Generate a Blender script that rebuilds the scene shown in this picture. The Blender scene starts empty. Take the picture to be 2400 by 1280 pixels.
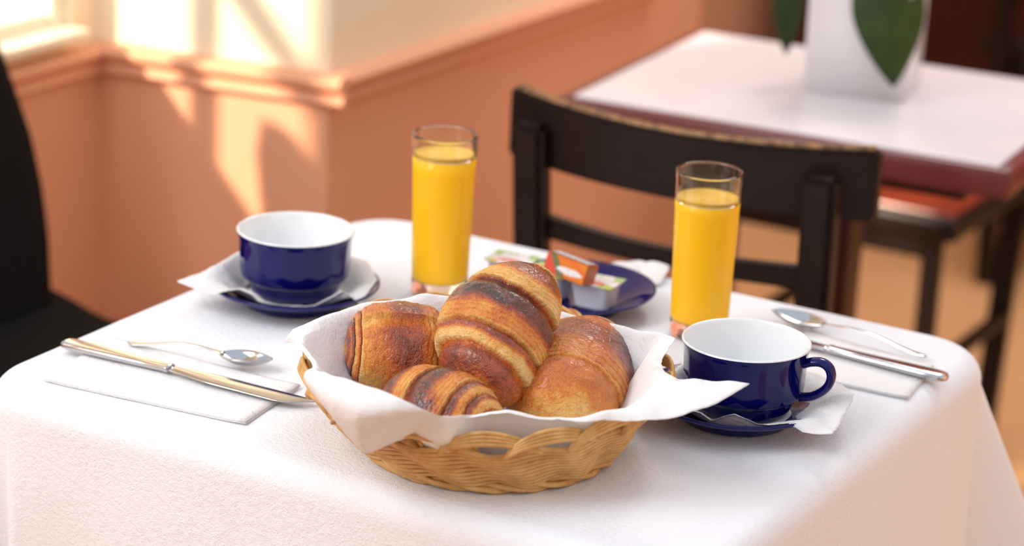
import bpy, bmesh, math, random
from math import sin, cos, pi, sqrt, radians, exp, atan2, hypot
from mathutils import Vector, Matrix, noise

random.seed(4)
scene = bpy.context.scene
COL = scene.collection
T = 0.75                      # height of both table tops

# ------------------------------------------------------------------ camera
F_PX, PITCH, ROLL, YAW = 6200.0, radians(18.2), radians(2.8), radians(119.0)
CAM = Vector((0.9669, -1.7545, 1.4847))
fwd = Vector((cos(PITCH) * cos(YAW), cos(PITCH) * sin(YAW), -sin(PITCH)))
rt0 = Vector((sin(YAW), -cos(YAW), 0)); up0 = rt0.cross(fwd)
rgt = rt0 * cos(ROLL) + up0 * sin(ROLL)
upv = -rt0 * sin(ROLL) + up0 * cos(ROLL)
cd = bpy.data.cameras.new('camera')
cam = bpy.data.objects.new('camera', cd); COL.objects.link(cam)
cam.matrix_world = Matrix(((rgt.x, upv.x, -fwd.x, CAM.x), (rgt.y, upv.y, -fwd.y, CAM.y),
                           (rgt.z, upv.z, -fwd.z, CAM.z), (0, 0, 0, 1)))
cd.sensor_width = 36.0
cd.lens = 36.0 * F_PX / 2400.0
cd.clip_start = 0.02
cd.dof.use_dof = True
cd.dof.focus_distance = 1.95
cd.dof.aperture_fstop = 4.2
scene.camera = cam

# ------------------------------------------------------------------ light
world = bpy.data.worlds.new('world'); scene.world = world
world.use_nodes = True
bg = world.node_tree.nodes['Background']
bg.inputs[0].default_value = (0.86, 0.94, 1.06, 1)
bg.inputs[1].default_value = .80

sun = bpy.data.lights.new('sun', 'SUN'); sun.energy = 8.0; sun.angle = radians(2.2); sun.color = (1.0, 0.84, 0.64)
so = bpy.data.objects.new('sun', sun); COL.objects.link(so)
so.rotation_euler = Vector((1.0, 2.2, -1.2)).to_track_quat('-Z', 'Y').to_euler()
so.location = (-3, -5, 4)

def area(name, loc, target, w, h, power, col):
    l = bpy.data.lights.new(name, 'AREA'); l.shape = 'RECTANGLE'; l.size = w; l.size_y = h
    l.energy = power; l.color = col
    o = bpy.data.objects.new(name, l); COL.objects.link(o); o.location = loc
    o.rotation_euler = (Vector(target) - Vector(loc)).to_track_quat('-Z', 'Y').to_euler()
    return o
area('window_light', (-0.93, -1.0, 1.75), (0.1, 0.0, 0.75), 1.3, 1.1, 30.0, (0.97, 0.985, 1.0))
area('front_daylight_fill', (.1, -4.12, 1.65), (0, 0, .9), 2.6, 1.3, 9.0, (0.90, 0.96, 1.0))  # added area lamp against the closed front wall, in place of window daylight

area('back_fill_light', (-.25, 2.1, 2.55), (.0, 2.0, 0), .7, .7, 24.0, (1.0, .94, .86))  # unseen fill lamp, added to brighten the floor and furniture at the back

vs = scene.view_settings
vs.view_transform = 'Standard'
try: vs.look = 'None'
except Exception: pass
vs.exposure = 0.10; vs.gamma = 1.0; vs.use_curve_mapping = False

# ------------------------------------------------------------------ helpers
def ray(px, py):
    return fwd + rgt * ((px - 1200) / F_PX) - upv * ((py - 640) / F_PX)
def at(px, py, z):
    """world point of a photo pixel on the horizontal plane of height z"""
    d = ray(px, py); return CAM + d * ((z - CAM.z) / d.z)
def ony(px, py, y):
    d = ray(px, py); return CAM + d * ((y - CAM.y) / d.y)
def onx(px, py, x):
    d = ray(px, py); return CAM + d * ((x - CAM.x) / d.x)

def sm(a, b, x):
    t = min(1.0, max(0.0, (x - a) / (b - a))); return t * t * (3 - 2 * t)
def nz(x, y, z): return noise.noise(Vector((x, y, z)))
def lerp(a, b, t): return a + (b - a) * t

def link(name, me, m=None, parent=None, smooth=True):
    o = bpy.data.objects.new(name, me); COL.objects.link(o)
    if m is not None:
        for k in (m if isinstance(m, (list, tuple)) else [m]): me.materials.append(k)
    if smooth:
        me.polygons.foreach_set('use_smooth', [True] * len(me.polygons))
    if parent is not None: o.parent = parent
    return o
def tag(o, label, cat, group=None, kind=None):
    o['label'] = label; o['category'] = cat
    if group: o['group'] = group
    if kind: o['kind'] = kind
    return o
def empty(name, loc, label, cat, group=None, rz=0.0):
    o = bpy.data.objects.new(name, None); COL.objects.link(o); o.location = loc; o.rotation_euler = (0, 0, rz)
    o.empty_display_size = 0.03
    return tag(o, label, cat, group)
def mesh(name, vs_, fs, m=None, parent=None, smooth=True):
    me = bpy.data.meshes.new(name); me.from_pydata([tuple(v) for v in vs_], [], fs); me.update()
    return link(name, me, m, parent, smooth)
def frombm(name, bm, m=None, parent=None, smooth=False):
    bmesh.ops.recalc_face_normals(bm, faces=bm.faces[:])
    me = bpy.data.meshes.new(name); bm.to_mesh(me); bm.free()
    return link(name, me, m, parent, smooth)
def local(o, parent_obj):
    """keep world coordinates of a mesh that hangs under an Empty standing at parent_obj.location"""
    bpy.context.view_layer.update()
    o.matrix_parent_inverse = parent_obj.matrix_world.inverted()
    return o
def add_box(bm, c, s, rz=0.0, bev=0.0, seg=2, M=None):
    r = bmesh.ops.create_cube(bm, size=1.0)
    mt = Matrix.Translation(c) @ Matrix.Rotation(rz, 4, 'Z') @ (M or Matrix()) @ Matrix.Diagonal((s[0], s[1], s[2], 1))
    bmesh.ops.transform(bm, matrix=mt, verts=r['verts'])
    if bev > 0:
        es = list({e for v in r['verts'] for e in v.link_edges})
        bmesh.ops.bevel(bm, geom=es, offset=bev, segments=seg, affect='EDGES', profile=0.5)
def box(name, c, s, m, parent=None, rz=0.0, bev=0.0, smooth=False, M=None):
    bm = bmesh.new(); add_box(bm, c, s, rz, bev, 2, M); o = frombm(name, bm, m, parent, smooth)
    return o
def lathe(name, prof, m, parent=None, n=96, closed=False, smooth=True, cap=False):
    vs_, fs = [], []
    for r, z in prof:
        for i in range(n):
            a = 2 * pi * i / n; vs_.append((r * cos(a), r * sin(a), z))
    k = len(prof)
    for j in range(k - 1 + (1 if closed else 0)):
        j2 = (j + 1) % k
        for i in range(n):
            i2 = (i + 1) % n
            fs.append((j * n + i, j * n + i2, j2 * n + i2, j2 * n + i))
    if cap:
        for j, flip in ((0, True), (k - 1, False)):
            if prof[j][0] > 1e-6:
                f = [j * n + i for i in range(n)]
                fs.append(tuple(reversed(f)) if flip else tuple(f))
    return mesh(name, vs_, fs, m, parent, smooth)
def tube_data(pts, rad, n=8, closed=False, vs_=None, fs=None):
    vs_ = [] if vs_ is None else vs_; fs = [] if fs is None else fs
    P = [Vector(p) for p in pts]; L = len(P); b0 = len(vs_)
    ref = Vector((0, 0, 1))
    for i, p in enumerate(P):
        a = P[(i - 1) % L] if (closed or i > 0) else P[i]
        b = P[(i + 1) % L] if (closed or i < L - 1) else P[i]
        t = (b - a).normalized()
        u = t.cross(ref)
        if u.length < 1e-4: u = t.cross(Vector((1, 0, 0)))
        u.normalize(); w = u.cross(t)
        r = rad(i / (L - 1)) if callable(rad) else rad
        for k in range(n):
            q = 2 * pi * k / n
            vs_.append(p + (u * cos(q) + w * sin(q)) * r)
    for i in range(L if closed else L - 1):
        i2 = (i + 1) % L
        for k in range(n):
            k2 = (k + 1) % n
            fs.append((b0 + i * n + k, b0 + i * n + k2, b0 + i2 * n + k2, b0 + i2 * n + k))
    if not closed:
        fs.append(tuple(b0 + k for k in reversed(range(n))))
        fs.append(tuple(b0 + (L - 1) * n + k for k in range(n)))
    return vs_, fs
def tube(name, pts, rad, m, parent=None, n=8, closed=False):
    v, f = tube_data(pts, rad, n, closed); return mesh(name, v, f, m, parent)
def grid(name, nu, nv, fn, m, parent=None, closed_u=False, colfn=None, capz=None):
    """fn(i/(nu-1), j/(nv-1)) -> point ; colfn -> rgb"""
    vs_, fs, cs = [], [], []
    for i in range(nu):
        for j in range(nv):
            vs_.append(fn(i / (nu if closed_u else nu - 1), j / (nv - 1)))
    for i in range(nu if closed_u else nu - 1):
        i2 = (i + 1) % nu
        for j in range(nv - 1):
            fs.append((i * nv + j, i2 * nv + j, i2 * nv + j + 1, i * nv + j + 1))
    o = mesh(name, vs_, fs, m, parent)
    if colfn:
        ca = o.data.color_attributes.new('print', 'FLOAT_COLOR', 'POINT')
        k = 0
        for i in range(nu):
            for j in range(nv):
                c = colfn(i / (nu - 1), j / (nv - 1)); ca.data[k].color = (c[0], c[1], c[2], 1); k += 1
    return o
def solid(o, th, off=-1.0):
    md = o.modifiers.new('thickness', 'SOLIDIFY'); md.thickness = th; md.offset = off
    return o

# ------------------------------------------------------------------ materials
def srgb(r, g, b):
    f = lambda c: c / 12.92 if c <= .04045 else ((c + .055) / 1.055) ** 2.4
    return (f(r / 255), f(g / 255), f(b / 255), 1)
class Mat:
    def __init__(s, name):
        s.m = bpy.data.materials.new(name); s.m.use_nodes = True
        s.nt = s.m.node_tree; s.b = s.nt.nodes['Principled BSDF']; s.out = s.nt.nodes['Material Output']
    def n(s, t, **kw):
        q = s.nt.nodes.new(t)
        for k, v in kw.items(): setattr(q, k, v)
        return q
    def l(s, a, b): s.nt.links.new(a, b); return s
    def set(s, **kw):
        for k, v in kw.items():
            s.b.inputs[k.replace('_', ' ')].default_value = v
        return s
    def coord(s, scale=(1, 1, 1), which='Object'):
        tc = s.n('ShaderNodeTexCoord'); mp = s.n('ShaderNodeMapping'); mp.inputs['Scale'].default_value = scale
        s.l(tc.outputs[which], mp.inputs['Vector']); return mp.outputs['Vector']
    def noise(s, scale, detail=4, rough=.55, vec=None, dist=0.0):
        q = s.n('ShaderNodeTexNoise'); q.inputs['Scale'].default_value = scale; q.inputs['Detail'].default_value = detail
        q.inputs['Roughness'].default_value = rough; q.inputs['Distortion'].default_value = dist
        s.l(vec if vec is not None else s.coord(), q.inputs['Vector']); return q.outputs['Fac']
    def ramp(s, fac, stops):
        q = s.n('ShaderNodeValToRGB'); e = q.color_ramp.elements
        while len(e) < len(stops): e.new(0.5)
        for k, (p, c) in enumerate(stops): e[k].position = p; e[k].color = c
        s.l(fac, q.inputs['Fac']); return q.outputs['Color']
    def bump(s, h, strength=.4, dist=.001, prev=None):
        q = s.n('ShaderNodeBump'); q.inputs['Strength'].default_value = strength; q.inputs['Distance'].default_value = dist
        s.l(h, q.inputs['Height'])
        if prev is not None: s.l(prev, q.inputs['Normal'])
        return q.outputs['Normal']
    def math(s, op, a, b=None):
        q = s.n('ShaderNodeMath', operation=op)
        for k, v in enumerate((a, b)):
            if v is None: continue
            if isinstance(v, (int, float)): q.inputs[k].default_value = v
            else: s.l(v, q.inputs[k])
        return q.outputs[0]
def plain(name, col, rough=.5, **kw):
    m = Mat(name); m.set(Base_Color=col, Roughness=rough, **kw); return m
def varied(name, c1, c2, scale, rough=.5, bump=0.0, bscale=60, **kw):
    m = Mat(name); m.set(Roughness=rough, **kw)
    m.l(m.ramp(m.noise(scale), [(.3, c1), (.7, c2)]), m.b.inputs['Base Color'])
    if bump: m.l(m.bump(m.noise(bscale), .5, bump), m.b.inputs['Normal'])
    return m

# walls
M_cream = varied('cream_plaster', srgb(244, 228, 200), srgb(238, 220, 190), 3, .75, .0005, 30).m
M_terra = varied('terracotta_paint', srgb(230, 167, 132), srgb(222, 158, 122), 2.5, .6, .0004, 40).m
M_mauve = varied('brown_plaster', srgb(150, 92, 70), srgb(138, 82, 62), 2, .7).m
M_grey_wall = plain('grey_cream_plaster', srgb(205, 196, 186), .8).m
M_white_paint = plain('white_window_paint', srgb(245, 232, 212), .4).m
M_maroon = varied('maroon_wood', srgb(102, 40, 42), srgb(118, 50, 52), 14, .25).m
M_darkred = varied('dark_mahogany', srgb(66, 20, 13), srgb(50, 15, 10), 6, .4, Specular_IOR_Level=.3).m
M_black_wood = varied('black_stained_wood', srgb(33, 21, 17), srgb(26, 16, 13), 20, .42, Specular_IOR_Level=.25).m
M_wornedge = varied('worn_wood_edge', srgb(70, 45, 30), srgb(190, 140, 90), 90, .5).m
M_redseat = varied('red_brown_leatherette', srgb(150, 62, 38), srgb(136, 52, 32), 12, .3).m
M_black = plain('black_plastic', srgb(12, 12, 14), .7, Specular_IOR_Level=.12).m
m = Mat('stone_floor'); m.set(Roughness=.45)
m.l(m.ramp(m.noise(2.2, 5), [(.25, srgb(214, 160, 108)), (.75, srgb(236, 186, 134))]), m.b.inputs['Base Color']); M_floor = m.m
M_laminate = varied('white_laminate', srgb(238, 232, 234), srgb(230, 224, 228), 8, .3).m
M_vase = plain('white_ceramic', srgb(238, 236, 238), .25).m
m = Mat('pothos_leaf'); m.set(Roughness=.45, Specular_IOR_Level=.3)
m.l(m.ramp(m.noise(16, 4), [(.38, srgb(36, 54, 14)), (.64, srgb(52, 72, 18)), (.80, srgb(120, 118, 28))]), m.b.inputs['Base Color']); M_leaf = m.m
M_stem = plain('green_stem', srgb(90, 110, 50), .5).m
m = Mat('window_glass')
tr = m.n('ShaderNodeBsdfTransparent'); gl = m.n('ShaderNodeBsdfGlossy'); gl.inputs['Roughness'].default_value = .02
mx = m.n('ShaderNodeMixShader'); mx.inputs[0].default_value = .06
m.l(tr.outputs[0], mx.inputs[1]); m.l(gl.outputs[0], mx.inputs[2]); m.l(mx.outputs[0], m.out.inputs[0]); M_pane = m.m

# cloth and paper
m = Mat('white_tablecloth'); m.set(Base_Color=srgb(242, 243, 248), Roughness=.85, Sheen_Weight=.15)
v = m.coord()
h1 = m.noise(900, 2, .5, v); h2 = m.noise(260, 4, .6, v); h3 = m.noise(1, 3, .5, m.coord((14, 900, 14)))
nb = m.bump(h1, .5, .0010); nb = m.bump(h2, .55, .0020, nb); nb = m.bump(h3, .2, .0010, nb)
m.l(nb, m.b.inputs['Normal']); M_cloth = m.m
def paper(name, col, trans, bs=500):
    m = Mat(name); m.set(Base_Color=col, Roughness=.8)
    v = m.coord(); nb = m.bump(m.noise(bs, 3, .6, v), .5, .0010); nb = m.bump(m.noise(70, 4, .6, v, 1.0), .5, .004, nb)
    m.l(nb, m.b.inputs['Normal'])
    t = m.n('ShaderNodeBsdfTranslucent'); t.inputs[0].default_value = col
    q = m.n('ShaderNodeMixShader'); q.inputs[0].default_value = trans
    m.l(m.b.outputs[0], q.inputs[1]); m.l(t.outputs[0], q.inputs[2]); m.l(q.outputs[0], m.out.inputs[0])
    return m.m
M_paper = paper('white_tissue_paper', srgb(252, 251, 252), .22)
M_napkin = paper('white_paper_napkin', srgb(250, 248, 248), .12)

# china, metal, glass
M_blue = plain('cobalt_glaze', srgb(7, 11, 90), .05, IOR=1.48, Specular_IOR_Level=.36).m
M_china = plain('white_glaze', srgb(236, 238, 240), .15, Coat_Weight=.4).m
m = Mat('polished_steel'); m.set(Base_Color=srgb(198, 199, 202), Metallic=1.0, Roughness=.13); M_steel = m.m
m = Mat('clear_glass'); m.set(Base_Color=(1, 1, 1, 1), Roughness=.0, IOR=1.46, Transmission_Weight=1.0); M_glass = m.m
m = Mat('orange_juice'); m.set(Base_Color=(1.0, .53, .006, 1), Roughness=.5, Coat_Weight=.35, Coat_Roughness=.02, Specular_IOR_Level=.2, Subsurface_Weight=.3, Subsurface_Scale=.010)
m.b.inputs['Subsurface Radius'].default_value = (1.0, .5, .1); M_juice = m.m
M_foam = plain('juice_surface', srgb(255, 206, 70), .3).m
M_tub = plain('grey_white_plastic', srgb(214, 216, 228), .35).m
m = Mat('printed_foil'); m.set(Roughness=.28)
a = m.n('ShaderNodeVertexColor', layer_name='print'); m.l(a.outputs['Color'], m.b.inputs['Base Color']); M_print = m.m

# wicker
m = Mat('wicker_cane'); m.set(Roughness=.5)
m.l(m.ramp(m.noise(70, 4, .6), [(.2, srgb(172, 122, 62)), (.5, srgb(212, 164, 98)), (.8, srgb(232, 192, 130))]), m.b.inputs['Base Color'])
m.l(m.bump(m.noise(350, 3), .3, .0004), m.b.inputs['Normal']); M_wicker = m.m

# pastry crust: the 'bake' attribute says how far each spot was browned in the oven
m = Mat('pastry_crust')
at_ = m.n('ShaderNodeAttribute', attribute_name='bake')
v = m.coord()
n1 = m.noise(60, 6, .65, v, .6); n2 = m.noise(320, 4, .7, v, .4); n3 = m.noise(24, 3, .5, v)
fac = m.math('ADD', at_.outputs['Fac'], m.math('MULTIPLY', m.math('SUBTRACT', n1, .5), .55))
fac = m.math('ADD', fac, m.math('MULTIPLY', m.math('SUBTRACT', n2, .5), .30))
fac = m.math('ADD', fac, m.math('MULTIPLY', m.math('SUBTRACT', n3, .5), .35))
colr = m.ramp(fac, [(.05, srgb(246, 208, 142)), (.28, srgb(232, 172, 90)), (.48, srgb(216, 122, 36)),
                    (.66, srgb(178, 78, 18)), (.84, srgb(118, 42, 12)), (1.0, srgb(44, 22, 14))])
m.l(colr, m.b.inputs['Base Color'])
rr = m.n('ShaderNodeMapRange'); m.l(fac, rr.inputs[0]); rr.inputs[1].default_value = .2; rr.inputs[2].default_value = .7
rr.inputs[3].default_value = .55; rr.inputs[4].default_value = .24; m.l(rr.outputs[0], m.b.inputs['Roughness'])
rc = m.n('ShaderNodeMapRange'); m.l(fac, rc.inputs[0]); rc.inputs[1].default_value = .35; rc.inputs[2].default_value = .7
rc.inputs[3].default_value = .0; rc.inputs[4].default_value = .8; m.l(rc.outputs[0], m.b.inputs['Coat Weight'])
m.set(Coat_Roughness=.12, Subsurface_Weight=.08, Subsurface_Scale=.004)
vor = m.n('ShaderNodeTexVoronoi', feature='DISTANCE_TO_EDGE'); vor.inputs['Scale'].default_value = 150
vd = m.n('ShaderNodeTexNoise'); vd.inputs['Scale'].default_value = 90; m.l(v, vd.inputs['Vector'])
va = m.n('ShaderNodeVectorMath', operation='MULTIPLY_ADD'); va.inputs[1].default_value = (.02, .02, .02)
m.l(vd.outputs['Color'], va.inputs[0]); m.l(v, va.inputs[2]); m.l(va.outputs[0], vor.inputs['Vector'])
vr = m.n('ShaderNodeMapRange'); m.l(vor.outputs['Distance'], vr.inputs[0]); vr.inputs[2].default_value = .12
nb = m.bump(vr.outputs[0], .4, .0010); nb = m.bump(n2, .6, .0030, nb); nb = m.bump(n1, .6, .0060, nb)
m.l(nb, m.b.inputs['Normal']); nc = m.bump(vr.outputs[0], .35, .0008); nc = m.bump(n1, .5, .0035, nc); m.l(nc, m.b.inputs['Coat Normal'])
M_crust = m.m

# ------------------------------------------------------------------ the room
ZR0, ZR1 = 0.697, 0.735           # wooden dado rail, bottom and top
ZTOP = 2.8
def struct(o): o['kind'] = 'structure'; return o
fl = struct(box('floor', (1.1, -.30, -.05), (4.4, 7.9, .1), M_floor))
struct(box('pavement_outside', (-5.2, -2, -.15), (8.0, 14, .1), plain('pale_paving', srgb(226, 222, 216), .8).m))

W1 = at(230, 165, ZR0).xy; W2 = at(770, 245, ZR0).xy; W3 = at(1532, -19, ZR0).xy
XL = W1.x
def seg_wall(name, a, b, th=.16, wains=True):
    """upright wall from plan point a to b, room on the right hand side"""
    d = (b - a); L = d.length; d.normalize(); nrm = Vector((-d.y, d.x)); ang = atan2(d.y, d.x)
    c = (a + b) / 2 + nrm * th / 2
    w = struct(box(name, (c.x, c.y, (ZR0 + ZTOP) / 2), (L, th, ZTOP - ZR0), M_cream, rz=ang))
    box('wainscot', (c.x, c.y, ZR0 / 2), (L, th, ZR0), M_terra, w, rz=ang)
    return w
# projecting pier: face towards the tables, then the long face running back
w = seg_wall('wall_pier', W1, W2); 
w = seg_wall('wall_side', W2 + (W3 - W2).normalized() * 0.0, W3)
# left window wall: one mesh of the pieces around the window opening
YF = W1.y + .16
YW0, YW1, ZS, ZH = -0.62, onx(168, 60, XL).y, 0.752, 1.75
bm = bmesh.new()
def yz(y0, y1, z0, z1): add_box(bm, (XL - .1, (y0 + y1) / 2, (z0 + z1) / 2), (.2, y1 - y0, z1 - z0))
yz(-4.2, YW0, ZR0, ZTOP); yz(YW1, YF, ZR0, ZTOP); yz(YW0, YW1, ZR0, ZS); yz(YW0, YW1, ZH, ZTOP)
wl = struct(frombm('wall_left', bm, M_cream))
box('wainscot', (XL - .1, (YF - 3.6) / 2, ZR0 / 2), (.2, YF + 3.6, ZR0), M_terra, wl)
# window in it
win = struct(box('window_1', (XL - .03, (YW0 + YW1) / 2, ZS + .005), (.12, YW1 - YW0 - .002, .010), M_white_paint, bev=.003))
XG = XL - .035; fw_ = .026; ZB = ZS + .010
for nm, y0, y1, z0, z1, d_ in (('frame_stile', YW0 + .001, YW0 + fw_, ZB, ZH, .05), ('frame_stile', YW1 - fw_, YW1 - .001, ZB, ZH, .05),
                               ('frame_rail', YW0 + fw_, YW1 - fw_, ZB, ZB + .016, .042), ('frame_rail', YW0 + fw_, YW1 - fw_, ZH - .045, ZH - .001, .042)):
    box(nm, (XG, (y0 + y1) / 2, (z0 + z1) / 2), (d_, y1 - y0, z1 - z0), M_white_paint, win)
for k in range(1, 4):
    yy = lerp(YW0, YW1, k / 4); box('glazing_bar', (XG, yy, (ZB + ZH) / 2), (.026, .022, ZH - ZB - .07), M_white_paint, win)
for k in range(1, 3):
    zz = lerp(ZS, ZH, k / 3); box('glazing_bar', (XG, (YW0 + YW1) / 2, zz), (.030, YW1 - YW0 - 2 * fw_, .022), M_white_paint, win)
box('pane', (XG, (YW0 + YW1) / 2, (ZB + ZH) / 2 - .01), (.005, YW1 - YW0 - 2 * fw_, ZH - ZB - .06), M_pane, win)
# far walls
xe = ony(1622, 40, 3.36).x
p3 = onx(1534, 40, W3.x - .45)
# the side of the room behind the photographer: closed walls, no window openings
def bay_wall(name, horiz, c, a0, a1, bays, z0=.85, z1=2.25):
    bm = bmesh.new()
    def piece(p, q, za, zb):
        if q - p < 1e-4: return
        if horiz: add_box(bm, ((p + q) / 2, c, (za + zb) / 2), (q - p, .2, zb - za))
        else: add_box(bm, (c, (p + q) / 2, (za + zb) / 2), (.2, q - p, zb - za))
    x = a0
    for p, q in bays:
        piece(x, p, 0, ZTOP); piece(p, q, 0, z0); piece(p, q, z1, ZTOP); x = q
    piece(x, a1, 0, ZTOP)
    return struct(frombm(name, bm, M_grey_wall))
bay_wall('wall_front', True, -4.3, XL - .2, 3.2, [])
bay_wall('wall_right', False, 3.3, -4.2, 3.36, [])
struct(box('wall_return', (W3.x - .5, W3.y + .08, ZTOP / 2), (1.0, .16, ZTOP), M_terra))
wb = struct(box('wall_back', (.6, 3.46, ZTOP / 2), (5.2, .2, ZTOP), M_mauve))
wr = struct(box('wall_recess', ((W3.x + xe) / 2 - .25, (W3.y + 3.36) / 2 + .08, ZTOP / 2), (.16, 3.36 - W3.y - .16, ZTOP), M_terra))
# dado rail: a two-bead profile swept round the plan of the walls
prof = [(0, 0), (.010, .0), (.016, .005), (.014, .011), (.010, .014), (.014, .018), (.022, .023), (.024, .030), (.019, .036), (0, .038)]
def rail(name, a, b, ext=0.0, m=None):
    d = (b - a); L = d.length; d.normalize(); nrm = Vector((d.y, -d.x))
    vs_ = []; n = len(prof)
    for p in (a - d * 0.0, b + d * ext):
        for o_, z in prof: q = p + nrm * o_; vs_.append((q.x, q.y, ZR0 + z))
    fs = [(k, k + 1, n + k + 1, n + k) for k in range(n - 1)] + [tuple(range(n)), tuple(reversed(range(n, 2 * n)))]
    return struct(mesh(name, vs_, fs, M_terra, smooth=False))
rail('trim_1', Vector((XL, -3.6)), W1)
rail('trim_2', W1, W2, .024)
rail('trim_3', W2, W3)

# dark wood counter at the back of the room
cy_ = 3.085
cx0 = ony(1862, 110, cy_).x
ct = empty('bar_counter', (cx0 + 1.2, cy_ + .1, 0), 'dark mahogany panelled counter at the back of the room', 'counter')
def chil(o, par):
    o.location = Vector(o.location) - Vector(par.location); o.parent = par; return o
def boxc(name, par, c, s, m, rz=0.0, bev=0.0, M=None):
    """a box part given in world coordinates, hung under the Empty par (unrotated)"""
    o = box(name, Vector(c) - Vector(par.location), s, m, None, rz, bev, M=M); o.parent = par; return o
boxc('body', ct, (cx0 + 1.2, cy_ + .13, .55), (2.4, .22, 1.1), M_darkred)
for k in range(5): boxc('panel', ct, (cx0 + .26 + k * .47, cy_ + .012, .58), (.38, .02, .8), M_darkred, bev=.006)
boxc('plinth', ct, (cx0 + 1.2, cy_ + .06, .05), (2.4, .12, .1), M_black_wood)
boxc('worktop', ct, (cx0 + 1.2, cy_ + .10, 1.12), (2.46, .30, .04), M_black_wood, bev=.008)

# ------------------------------------------------------------------ chairs
def bar_mesh(bm, p, q, w, d, bev=.003, taper=1.0):
    """rectangular stick from p to q; w across x, d across y"""
    p = Vector(p); q = Vector(q); vs_ = []
    for c, s in ((p, 1.0), (q, taper)):
        for sx, sy in ((-1, -1), (1, -1), (1, 1), (-1, 1)):
            vs_.append(bm.verts.new((c.x + sx * w / 2 * s, c.y + sy * d / 2 * s, c.z)))
    fs = [(0, 1, 2, 3), (4, 5, 6, 7)] + [(k, (k + 1) % 4, 4 + (k + 1) % 4, 4 + k) for k in range(4)]
    ff = [bm.faces.new([vs_[k] for k in f]) for f in fs]
    if bev:
        es = list({e for f in ff for e in f.edges}); bmesh.ops.bevel(bm, geom=es, offset=bev, segments=2, affect='EDGES')
def stick(name, par, p, q, w, d, m, bev=.003, taper=1.0):
    bm = bmesh.new(); bar_mesh(bm, p, q, w, d, bev, taper); return frombm(name, bm, m, par)
def bowed(name, par, x0, x1, z0, z1, y, bow, th, m, n=24, edge=None):
    """curved rail: ends at y, middle pulled back by bow (towards -y)"""
    vs_, fs = [], []
    for i in range(n):
        t = i / (n - 1); x = lerp(x0, x1, t); yy = y - bow * (1 - (2 * t - 1) ** 2)
        crown = .004 * (1 - (2 * t - 1) ** 2)
        for dy, z in ((-th / 2, z0), (th / 2, z0), (th / 2, z1 - crown), (-th / 2, z1 - crown)): vs_.append((x, yy + dy, z))
    for i in range(n - 1):
        for k in range(4):
            fs.append((i * 4 + k, i * 4 + (k + 1) % 4, i * 4 + 4 + (k + 1) % 4, i * 4 + 4 + k))
    fs += [(0, 1, 2, 3), tuple(4 * n - 4 + k for k in (3, 2, 1, 0))]
    me = bpy.data.meshes.new(name); me.from_pydata(vs_, [], fs); me.update()
    bm = bmesh.new(); bm.from_mesh(me); bmesh.ops.recalc_face_normals(bm, faces=bm.faces[:])
    ee = [e for e in bm.edges if abs(e.calc_face_angle(0)) > .7]
    bmesh.ops.bevel(bm, geom=ee, offset=.003, segments=2, affect='EDGES'); bm.to_mesh(me); bm.free()
    o = link(name, me, m, par, False)
    return o
def bistro_chair(loc, rz, label, seat_mat):
    c = empty('bistro_chair', loc, label, 'chair', 'dark bentwood style chairs', rz)
    W = .39; xp = .150
    for s in (-1, 1):
        stick('back_post', c, (s * xp * .93, .035, .0), (s * (xp + .004), -.028, .812), .034, .028, M_black_wood, .006)
        stick('front_leg', c, (s * .155, .375, 0), (s * .155, .375, .435), .026, .026, M_black_wood, .004)
        stick('side_stretcher', c, (s * .152, .20, .205), (s * .152, .20, .225), .02, .34, M_black_wood, .003)
    tr_ = bowed('top_rail', c, -W / 2, W / 2, .766, .835, .012, .046, .018, M_black_wood)
    n = 24; pts = []
    for i in range(n):
        t = i / (n - 1); pts.append((lerp(-W / 2 + .006, W / 2 - .006, t), .012 - .046 * (1 - (2 * t - 1) ** 2), .8348 - .004 * (1 - (2 * t - 1) ** 2)))
    tube('worn_edge', pts, .0042, M_wornedge, tr_, 6)
    bowed('lower_rail', c, -xp, xp, .693, .716, -.006, .02, .018, M_black_wood)
    st = box('seat', (0, .205, .444), (.385, .39, .034), M_black_wood, c, bev=.008)
    box('seat_pad', (0, .205, .462), (.365, .37, .010), seat_mat, st, bev=.004)
    stick('seat_rail', c, (0, .375, .395), (0, .375, .435), .31, .018, M_black_wood, .003)
    stick('seat_rail', c, (0, .03, .395), (0, .03, .435), .28, .018, M_black_wood, .003)
    return c
bistro_chair((-.092, .490, 0), radians(2.0), 'dark wooden chair with curved top rail between the two tables', M_redseat)
bistro_chair((-.365, 1.93, 0), pi, 'dark chair with red brown seat seen below the white second table', M_redseat)
bistro_chair((-.362, 2.655, 0), radians(6), 'dark chair farthest back, pushed towards the mahogany counter', M_darkred)

# black shell chair at the left
bc = empty('black_chair', (-.62, .24, 0), 'smooth black chair with rounded back at the left of the laid table', 'chair')
def seatf(u, v):
    x = lerp(-.87, -.45, u); y = lerp(.02, .462, v)
    rnd = .05 * (max(0, abs(2 * v - 1) - .6) / .4) ** 2 * (1 if u > .5 else .3)
    return Vector((x - rnd * (u - .3), y, .478 + .014 * (2 * v - 1) ** 2 + .02 * sm(.25, 0, u) - .03 * sm(.85, 1.0, u))) - Vector(bc.location)
o = grid('seat', 24, 20, seatf, M_black, bc); solid(o, .03)
EDGE = [(.470, .435, -.850), (.50, .441, -.855), (.576, .452, -.868), (.63, .456, -.88), (.69, .452, -.892), (.80, .425, -.915), (.86, .39, -.925), (.89, .33, -.93)]
def backf(u, v):
    k = u * (len(EDGE) - 1); i = min(int(k), len(EDGE) - 2); t = k - i
    z, y, x = [lerp(EDGE[i][q], EDGE[i + 1][q], t) for q in range(3)]
    yc = .24; h = y - yc; s = 2 * v - 1
    return Vector((x + .035 * (s * s - 1) * .5, yc + h * s, z)) - Vector(bc.location)
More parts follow.
